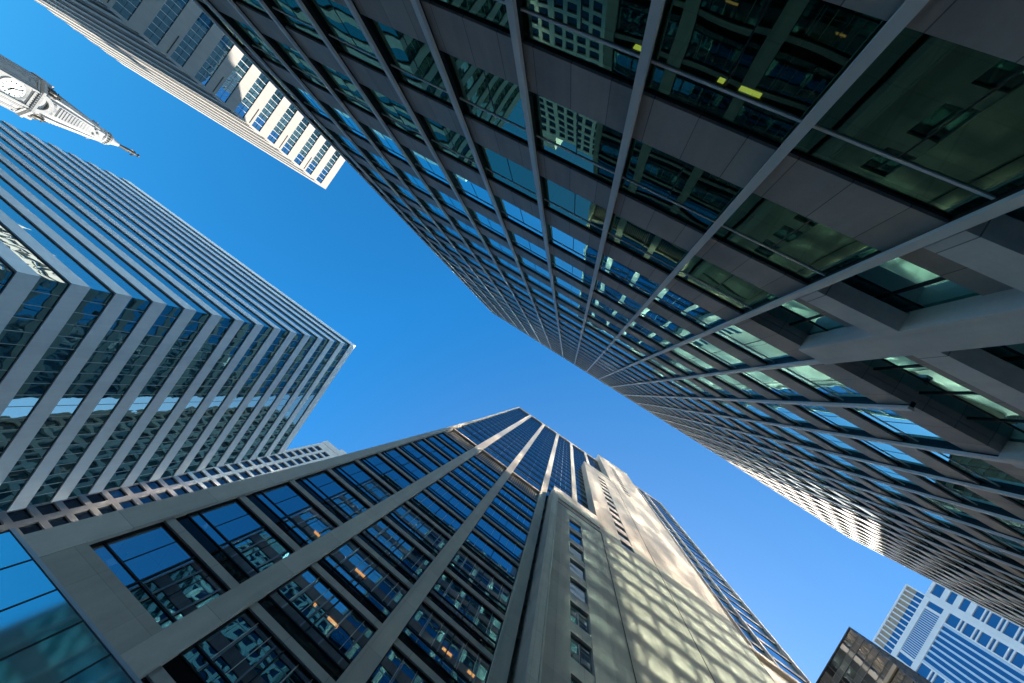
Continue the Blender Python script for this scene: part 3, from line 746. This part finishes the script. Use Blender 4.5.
# ------------------------------------------------------------------ tall blue and white tower, bottom right (faces +X)
def build_blue_tower():
    X = -180.0; yc = -4.2; top = zc(208.3); zt2 = zc(199.2)
    T = thing('blue_white_skyscraper', 'pale blue and white skyscraper with vertical glass strips, far off at the bottom right', 'building', (X - 20, yc, 0))
    hw = 15.4
    s = MB(); s.box(X - 40, X - 0.6, yc - hw, yc + hw, 0, zt2 - 0.5); s.box(X - 40, X - 0.62, yc - hw - 9, yc + hw + 9, 0, zt2 - 0.6); part(s, 'core_wall', M['i_glass'], T)
    # the glass sheet behind the white members
    g = MB(); g.xpane(yc - hw, yc + hw, 0.5, zc(203.2), X - 0.35, 1); g.xpane(yc - hw - 9, yc - hw, 0.5, zt2, X - 0.35, 1); g.xpane(yc + hw, yc + hw + 9, 0.5, zt2, X - 0.35, 1)
    part(g, 'glazing', M['i_glass'], T)
    s = MB(); s.box(X - 1.2, X - 0.5, yc - hw, yc + hw, zc(203.2), top - 0.8); part(s, 'crown_backing', M['i_brown'], T)
    s = MB(); s.box(X - 30, X + 0.15, yc - hw - 0.3, yc + hw + 0.3, top - 0.9, top); part(s, 'roof_edge', M['i_wall'], T)
    s = MB(); s.box(X - 1.5, X - 0.2, yc - hw, yc + hw, zc(203.0), zc(203.35)); part(s, 'crown_beam', M['i_brown'], T)
    for z0, z1 in ((zc(196.7), zc(199.0)), (zc(188.0), zc(190.3)), (zc(150), zc(152.4))):
        s = MB(); s.box(X - 0.5, X + 0.1, yc - hw, yc + hw, z0, z1); part(s, 'white_band', M['i_wall'], T)
    n = 13
    for q in range(n + 1):
        y = yc - hw + 2 * hw * q / n
        s = MB(); s.box(X - 0.5, X + 0.06, y - 0.3, y + 0.3, zc(199.01), top - 0.91); part(s, 'crown_fin', M['i_wall'], T)
    for q in range(1, 23):
        y = yc - 10.6 + 21.2 * q / 23
        s = MB(); s.box(X - 0.5, X + 0.02, y - 0.22, y + 0.22, zc(190.31), zc(196.69)); part(s, 'fin', M['i_stripe'], T)
    for q in range(0, 8):
        y = yc - 8.5 + 17.0 * q / 7
        s = MB(); s.box(X - 0.5, X + 0.02, y - 0.42, y + 0.42, 0, zc(187.99)); part(s, 'fin', M['i_stripe'], T)
    for sg in (-1, 1):
        for a, b in ((14.1, 15.45), (9.0, 9.6), (10.4, 11.6)):
            ya, yb = sorted((yc + sg * a, yc + sg * b))
            z1 = zc(196.69) if a != 9.0 else zc(187.99)
            z0_ = 0 if a != 10.4 else zc(190.31)
            s = MB(); s.box(X - 0.5, X + (0.12 if a > 14 else 0.05), ya, yb, z0_, z1); part(s, 'pier', M['i_wall'], T)
        # punched corner bays of the main face
        z = zc(187.0)
        while z > zc(90):
            for dz, h in ((0, 0.65), (-3.6, 0.55), (-5.0, 0.55)):
                pass
            ya, yb = sorted((yc + sg * 9.6, yc + sg * 14.1))
            s = MB(); s.box(X - 0.5, X + 0.03, ya, yb, z - 3.75, z - 3.2); s.box(X - 0.5, X + 0.03, ya, yb, z - 5.3, z - 4.75); part(s, 'bay_rail', M['i_wall'], T)
            z -= 5.3
        ya, yb = sorted((yc + sg * 15.45, yc + sg * 24.6))
        s = MB()
        s.box(X - 30, X + 0.1, ya, yb, zt2 - 1.4, zt2); y1, y2 = sorted((yc + sg * 22.4, yc + sg * 24.6)); s.box(X - 0.5, X + 0.08, y1, y2, 0, zt2 - 1.41)
        y1, y2 = sorted((yc + sg * 15.46, yc + sg * 17.4)); s.box(X - 0.5, X + 0.08, y1, y2, 0, zt2 - 1.41)
        part(s, 'wing_wall', M['i_wall'], T)
        z = zt2 - 6.5; q = 0
        while z > zc(90):
            ya, yb = sorted((yc + sg * 17.4, yc + sg * 22.4))
            s = MB()
            if q < 3: s.box(X - 0.5, X + 0.03, ya, yb, z - 1.2, z + 1.0); z -= 5.0
            else: s.box(X - 0.5, X + 0.03, ya, yb, z + 0.5, z + 1.05); s.box(X - 0.5, X + 0.03, ya, yb, z - 1.0, z - 0.45); z -= 5.3
            part(s, 'bay_rail', M['i_wall'], T); q += 1
    # small plant box on the roof behind
    s = MB(); s.box(X - 34, X - 20, yc - 10, yc + 2, top, top + 9); part(s, 'roof_plant', M['i_glass'], T)
build_blue_tower()

# ------------------------------------------------------------------ clock tower at the end of the street
def octo(cx, cy, half, face, z):
    h, f = half, face
    return [(cx + x, cy + y, z) for x, y in ((-h, -f), (-f, -h), (f, -h), (h, -f), (h, f), (f, h), (-f, h), (-h, f))]
def build_clock_tower():
    cx, cy = 305.0, -23.4
    T = thing('clock_tower', 'ornate white stone clock tower tipped by a dark bronze statue, far left against the sky', 'tower', (cx, cy, 0))
    s = MB()
    s.loft([octo(cx, cy, 10.4, 5.4, 0), octo(cx, cy, 10.4, 5.4, zc(101))]); part(s, 'shaft', M['t_stone'], T)
    s = MB(); s.loft([octo(cx, cy, 11.4, 6, zc(101)), octo(cx, cy, 11.6, 6.2, zc(102)), octo(cx, cy, 10.2, 5.3, zc(103)), octo(cx, cy, 9.7, 5.1, zc(103.2)), octo(cx, cy, 9.5, 5.0, zc(116.5))]); part(s, 'clock_stage', M['t_stone'], T)
    s = MB(); s.loft([octo(cx, cy, 10.0, 5.3, zc(116.5)), octo(cx, cy, 10.9, 5.8, zc(117.3)), octo(cx, cy, 11.0, 5.9, zc(118.2)), octo(cx, cy, 9.6, 5.1, zc(118.6)), octo(cx, cy, 9.2, 4.9, zc(120.4)), octo(cx, cy, 8.0, 4.4, zc(121.0))]); part(s, 'cornice', M['t_stone'], T)
    # clock faces on the four main sides
    for k in range(4):
        rot = Matrix.Rotation(k * math.pi / 2, 4, 'Z')
        def P(x, y, z): v = rot @ Vector((x, y, 0)); return (cx + v.x, cy + v.y, z)
        zk = zc(109.8); R = 3.75; fx = -9.62
        nseg = 28
        ring = MB()
        for i in range(nseg):
            a0, a1 = 2 * math.pi * i / nseg, 2 * math.pi * (i + 1) / nseg
            q = []
            for rr, xx in ((R, fx - 0.25), (R + 0.75, fx - 0.45)):
                q.append([P(xx, rr * math.cos(a), zk + rr * math.sin(a)) for a in (a0, a1)])
            ring.quad(q[0][0], q[0][1], q[1][1], q[1][0])
            q2 = [P(fx + 0.2, (R + 0.75) * math.cos(a), zk + (R + 0.75) * math.sin(a)) for a in (a0, a1)]
            ring.quad(q[1][0], q[1][1], q2[1], q2[0])
        o = MB(); o.add([P(fx - 0.1, R * math.cos(2 * math.pi * i / nseg), zk + R * math.sin(2 * math.pi * i / nseg)) for i in range(nseg)], [tuple(range(nseg))])
        cf = part(o, 'clock_face', M['t_clock'], T)
        part(ring, 'clock_ring', M['t_stone'], cf)
        h = MB()
        def bar(a, r0, r1, w):
            ca, sa = math.cos(a), math.sin(a)
            pts = []
            for r_, s_ in ((r0, -1), (r0, 1), (r1, 1), (r1, -1)):
                pts.append(P(fx - 0.22, r_ * ca - s_ * w * sa, zk + r_ * sa + s_ * w * ca))
            h.quad(*pts); h.quad(*[pts[i] for i in (3, 2, 1, 0)])
        for i in range(12): bar(math.radians(30 * i), 2.5, 3.45, 0.16)
        bar(math.radians(68), -0.8, 2.9, 0.2); bar(math.radians(215), -0.5, 2.0, 0.26)
        part(h, 'clock_hand', M['t_bronze'], cf)
        # square surround, pilasters, arched hood and its shaded recess
        for y in (-4.8, 4.2):
            d = MB(); d.loft([[P(fx - 0.8, y, z), P(fx - 0.8, y + 0.7, z), P(fx + 0.3, y + 0.7, z), P(fx + 0.3, y, z)] for z in (zc(103.3), zc(116.4))])
            part(d, 'pilaster', M['t_stone'], T)
        d = MB()
        for y in (-4.9, 3.9): d.loft([[P(fx - 0.35, y, z), P(fx - 0.35, y + 1.0, z), P(fx + 0.2, y + 1.0, z), P(fx + 0.2, y, z)] for z in (zc(114.4), zc(115.3))])
        d.loft([[P(fx - 0.55, -4.0, z), P(fx - 0.55, 4.0, z), P(fx + 0.2, 4.0, z), P(fx + 0.2, -4.0, z)] for z in (zc(115.2), zc(116.2))])
        d.loft([[P(fx - 0.55, -4.0, z), P(fx - 0.55, 4.0, z), P(fx + 0.2, 4.0, z), P(fx + 0.2, -4.0, z)] for z in (zc(103.3), zc(104.3))])
        part(d, 'clock_surround', M['t_stone'], T)
        a_ = MB(); m = 12
        outer = [(4.9 * math.cos(math.pi * i / m), 5.2 * math.sin(math.pi * i / m)) for i in range(m + 1)]
        inner = [(3.2 * math.cos(math.pi * i / m), 3.5 * math.sin(math.pi * i / m)) for i in range(m + 1)]
        zb = zc(117.8)
        for i in range(m):
            a_.quad(P(-10.4, outer[i][0], zb + outer[i][1]), P(-10.4, outer[i + 1][0], zb + outer[i + 1][1]), P(-10.4, inner[i + 1][0], zb + inner[i + 1][1]), P(-10.4, inner[i][0], zb + inner[i][1]))
            a_.quad(P(-10.4, outer[i][0], zb + outer[i][1]), P(-6.0, outer[i][0], zb + outer[i][1]), P(-6.0, outer[i + 1][0], zb + outer[i + 1][1]), P(-10.4, outer[i + 1][0], zb + outer[i + 1][1]))
            a_.quad(P(-10.4, inner[i][0], zb + inner[i][1]), P(-10.4, inner[i + 1][0], zb + inner[i + 1][1]), P(-8.4, inner[i + 1][0], zb + inner[i + 1][1]), P(-8.4, inner[i][0], zb + inner[i][1]))
        hood = part(a_, 'arched_hood', M['t_stone'], T)
        r_ = MB(); r_.add([P(-8.5, y, zb + z) for y, z in inner], [tuple(range(m + 1))]); part(r_, 'hood_recess', M['t_recess'], hood)
        # columns and a dark niche on the chamfered corner, dentils under the cornice
        r3 = Matrix.Rotation(k * math.pi / 2 + math.pi / 4, 4, 'Z')
        def W(x, y, z): v = r3 @ Vector((x, y, 0)); return (cx + v.x, cy + v.y, z)
        ap = (9.5 + 5.0) / math.sqrt(2)
        d = MB()
        for y in (-2.4, -1.5, 1.5, 2.4): d.tube(W(-ap - 0.25, y, zc(103.4)), W(-ap - 0.25, y, zc(115.6)), 0.36, 0.30)
        d.loft([[W(-ap - 0.75, -3.0, z), W(-ap - 0.75, 3.0, z), W(-ap + 0.3, 3.0, z), W(-ap + 0.3, -3.0, z)] for z in (zc(115.6), zc(116.3))])
        part(d, 'corner_column', M['t_stone'], T)
        d = MB(); d.loft([[W(-ap - 0.06, -1.0, z), W(-ap - 0.06, 1.0, z), W(-ap + 0.3, 1.0, z), W(-ap + 0.3, -1.0, z)] for z in (zc(105), zc(113.5))]); part(d, 'niche', M['t_recess'], T)
        d = MB()
        for q in range(9):
            y = -4.6 + 9.2 * q / 8
            d.loft([[P(-10.75, y - 0.25, z), P(-10.75, y + 0.25, z), P(-9.7, y + 0.25, z), P(-9.7, y - 0.25, z)] for z in (zc(116.55), zc(117.15))])
        part(d, 'dentil_row', M['t_recess'], T)
        d = MB()
        for y in (-3.0, 3.0):
            for z0_ in (122.0, 127.5, 133.0):
                hx = 7.5 - 3.0 * (z0_ - 124) / 20
                if abs(y) > 3.4 - (z0_ - 122) * 0.09: continue
                d.loft([[P(-hx - 0.18, y * 0.75 - 0.5, z), P(-hx - 0.18, y * 0.75 + 0.5, z), P(-hx + 0.6, y * 0.75 + 0.5, z), P(-hx + 0.6, y * 0.75 - 0.5, z)] for z in (zc(z0_), zc(z0_ + 2.4))])
        d.tube(P(-8.7, -5.2, zc(119)), P(-8.3, -5.2, zc(122.4)), 0.75, 0.25); d.tube(P(-8.7, 5.2, zc(119)), P(-8.3, 5.2, zc(122.4)), 0.75, 0.25)
        d.loft([[P(-8.4, -1.6, zc(123.0)), P(-8.4, 1.6, zc(123.0)), P(-6.5, 1.6, zc(123.0)), P(-6.5, -1.6, zc(123.0))], [P(-7.4, -0.3, zc(125.6)), P(-7.4, 0.3, zc(125.6)), P(-6.5, 0.3, zc(125.6)), P(-6.5, -0.3, zc(125.6))]])
        part(d, 'carved_ornament', M['t_recess'], T)
        # long panel with slats on the dome
        pl = MB()
        for i in range(13):
            t = i / 12; z = zc(126.0 + 14.5 * t); hx = 7.55 - 3.0 * t; wy = 2.5 - 1.2 * t
            pl.loft([[P(-hx - 0.25, -wy, zz), P(-hx - 0.25, wy, zz), P(-hx + 0.4, wy, zz), P(-hx + 0.4, -wy, zz)] for zz in (z, z + 0.55)])
        part(pl, 'dome_slats', M['t_stone'], T)
        pb = MB(); pb.loft([[P(-7.55 - 0.05, -2.6, zc(125.6)), P(-7.6, 2.6, zc(125.6)), P(-6.9, 2.6, zc(125.6)), P(-6.9, -2.6, zc(125.6))], [P(-4.62, -1.45, zc(141)), P(-4.62, 1.45, zc(141)), P(-4.0, 1.45, zc(141)), P(-4.0, -1.45, zc(141))]]); part(pb, 'dome_panel', M['t_recess'], T)
        # small bull's eye dormers near the top
        for (y, z) in ((0, 143.0), (-1.5, 141.6), (1.5, 141.6)):
            b = MB(); hx = 7.4 - 3.2 * (z - 125.5) / 20.5
            b.tube(P(-hx - 0.5, y, zc(z)), P(-hx + 0.6, y, zc(z)), 0.55); b.tube(P(-hx - 0.56, y, zc(z)), P(-hx - 0.5, y, zc(z)), 0.35, mi=1)
            part(b, 'dormer', [M['t_stone'], M['t_recess']], T)
        # bronze group over each chamfer
        r2 = Matrix.Rotation(k * math.pi / 2 + math.pi / 4, 4, 'Z')
        def Q(x, y, z): v = r2 @ Vector((x, y, 0)); return (cx + v.x, cy + v.y, z)
        b = MB()
        for (x, y, z, h_, r0) in ((-10.3, 0, 119.5, 5.2, 0.95), (-9.9, -1.9, 119.3, 3.4, 0.8), (-9.9, 1.9, 119.3, 3.4, 0.8)):
            p = Q(x, y, 0)
            b.lathe(p[0], p[1], [(r0 * 0.9, zc(z)), (r0, zc(z + h_ * 0.3)), (r0 * 0.75, zc(z + h_ * 0.55)), (r0 * 0.9, zc(z + h_ * 0.75)), (r0 * 0.3, zc(z + h_ * 0.84)), (r0 * 0.42, zc(z + h_ * 0.92)), (r0 * 0.2, zc(z + h_))], 8)
        b.tube(Q(-10.3, -1.8, zc(123.6)), Q(-10.3, 1.8, zc(123.0)), 0.35, 0.25)
        part(b, 'bronze_figure_group', M['t_bronze'], T)
        b = MB(); b.loft([[Q(-9.9, -1.5, zc(118.6)), Q(-9.9, 1.5, zc(118.6)), Q(-7.5, 1.5, zc(118.6)), Q(-7.5, -1.5, zc(118.6))], [Q(-8.3, -1.1, zc(128)), Q(-8.3, 1.1, zc(128)), Q(-6.4, 1.1, zc(128)), Q(-6.4, -1.1, zc(128))], [Q(-5.0, -0.7, zc(143)), Q(-5.0, 0.7, zc(143)), Q(-4.0, 0.7, zc(143)), Q(-4.0, -0.7, zc(143))]])
        part(b, 'rib', M['t_stone'], T)
    s = MB()
    s.loft([octo(cx, cy, 7.6, 3.6, zc(121)), octo(cx, cy, 7.4, 3.4, zc(125.5)), octo(cx, cy, 6.3, 2.9, zc(132)), octo(cx, cy, 5.2, 2.4, zc(138.5)), octo(cx, cy, 4.1, 2.0, zc(144.5)), octo(cx, cy, 3.6, 1.8, zc(146))]); part(s, 'dome', M['t_stone'], T)
    s = MB(); s.lathe(cx, cy, [(3.9, zc(146)), (4.2, zc(146.6)), (4.0, zc(147.2)), (3.0, zc(147.6)), (2.8, zc(149.2)), (3.3, zc(149.8)), (3.1, zc(150.4)), (2.2, zc(151.2)), (1.5, zc(153.2)), (1.1, zc(154.6))], 16)
    part(s, 'lantern', M['t_stone'], T)
    s = MB()
    for i in range(16):
        a = 2 * math.pi * i / 16; s.tube((cx + 3.7 * math.cos(a), cy + 3.7 * math.sin(a), zc(147.2)), (cx + 3.7 * math.cos(a), cy + 3.7 * math.sin(a), zc(148.8)), 0.16, n=5)
    s.lathe(cx, cy, [(3.55, zc(148.8)), (3.9, zc(148.85)), (3.9, zc(149.2)), (3.55, zc(149.25))], 16); part(s, 'balustrade', M['t_stone'], T)
    # the bronze figure in a long coat and a wide hat, one arm out
    s = MB(); z = zc(154.5)
    s.lathe(cx, cy, [(0.95, z), (1.0, z + 0.4), (0.8, z + 0.5), (0.95, z + 2.2), (1.15, z + 4.4), (0.95, z + 6.2), (1.15, z + 7.6), (1.0, z + 8.4), (0.42, z + 8.8), (0.5, z + 9.2), (0.55, z + 9.7), (1.05, z + 9.85), (1.0, z + 10.05), (0.6, z + 10.1), (0.5, z + 10.8), (0.1, z + 10.95)], 12)
    s.tube((cx - 0.2, cy - 1.0, z + 8.0), (cx - 1.3, cy - 1.9, z + 6.0), 0.34, 0.26); s.tube((cx - 1.3, cy - 1.9, z + 6.0), (cx - 2.2, cy - 1.7, z + 6.4), 0.25, 0.16)
    s.tube((cx, cy + 1.0, z + 8.0), (cx - 0.5, cy + 1.5, z + 5.6), 0.34, 0.24)
    part(s, 'statue', M['t_bronze'], T)
build_clock_tower()

# ------------------------------------------------------------------ unseen tower added behind the office slab to throw sunlight back on the stone tower
def build_reflector_tower():
    T = thing('added_reflector_tower', 'unseen reflector tower added behind the dark office slab to throw sunlight on the stone tower', 'building', (-62, 52, 0))
    b = BASES[T.name]
    P = 4.0
    m = dark_glass('reflector_panel', (0.2, 0.19, 0.18), (0.48, 0.445, 0.40), 12.0, 0.15, 0.16, rough=0.07, stretch=(1, 1, 0.4))
    for n in range(0, 54):
        s = MB(); s.box(b.x - 36, b.x + 36, b.y - 12, b.y + 14, n * P, n * P + 3.2); part(s, 'floor_band', m, T)
    s = MB(); s.box(b.x - 35.7, b.x + 35.7, b.y - 11.7, b.y + 13.7, 0, 54 * P); part(s, 'core_wall', M['h_glass'], T)
build_reflector_tower()
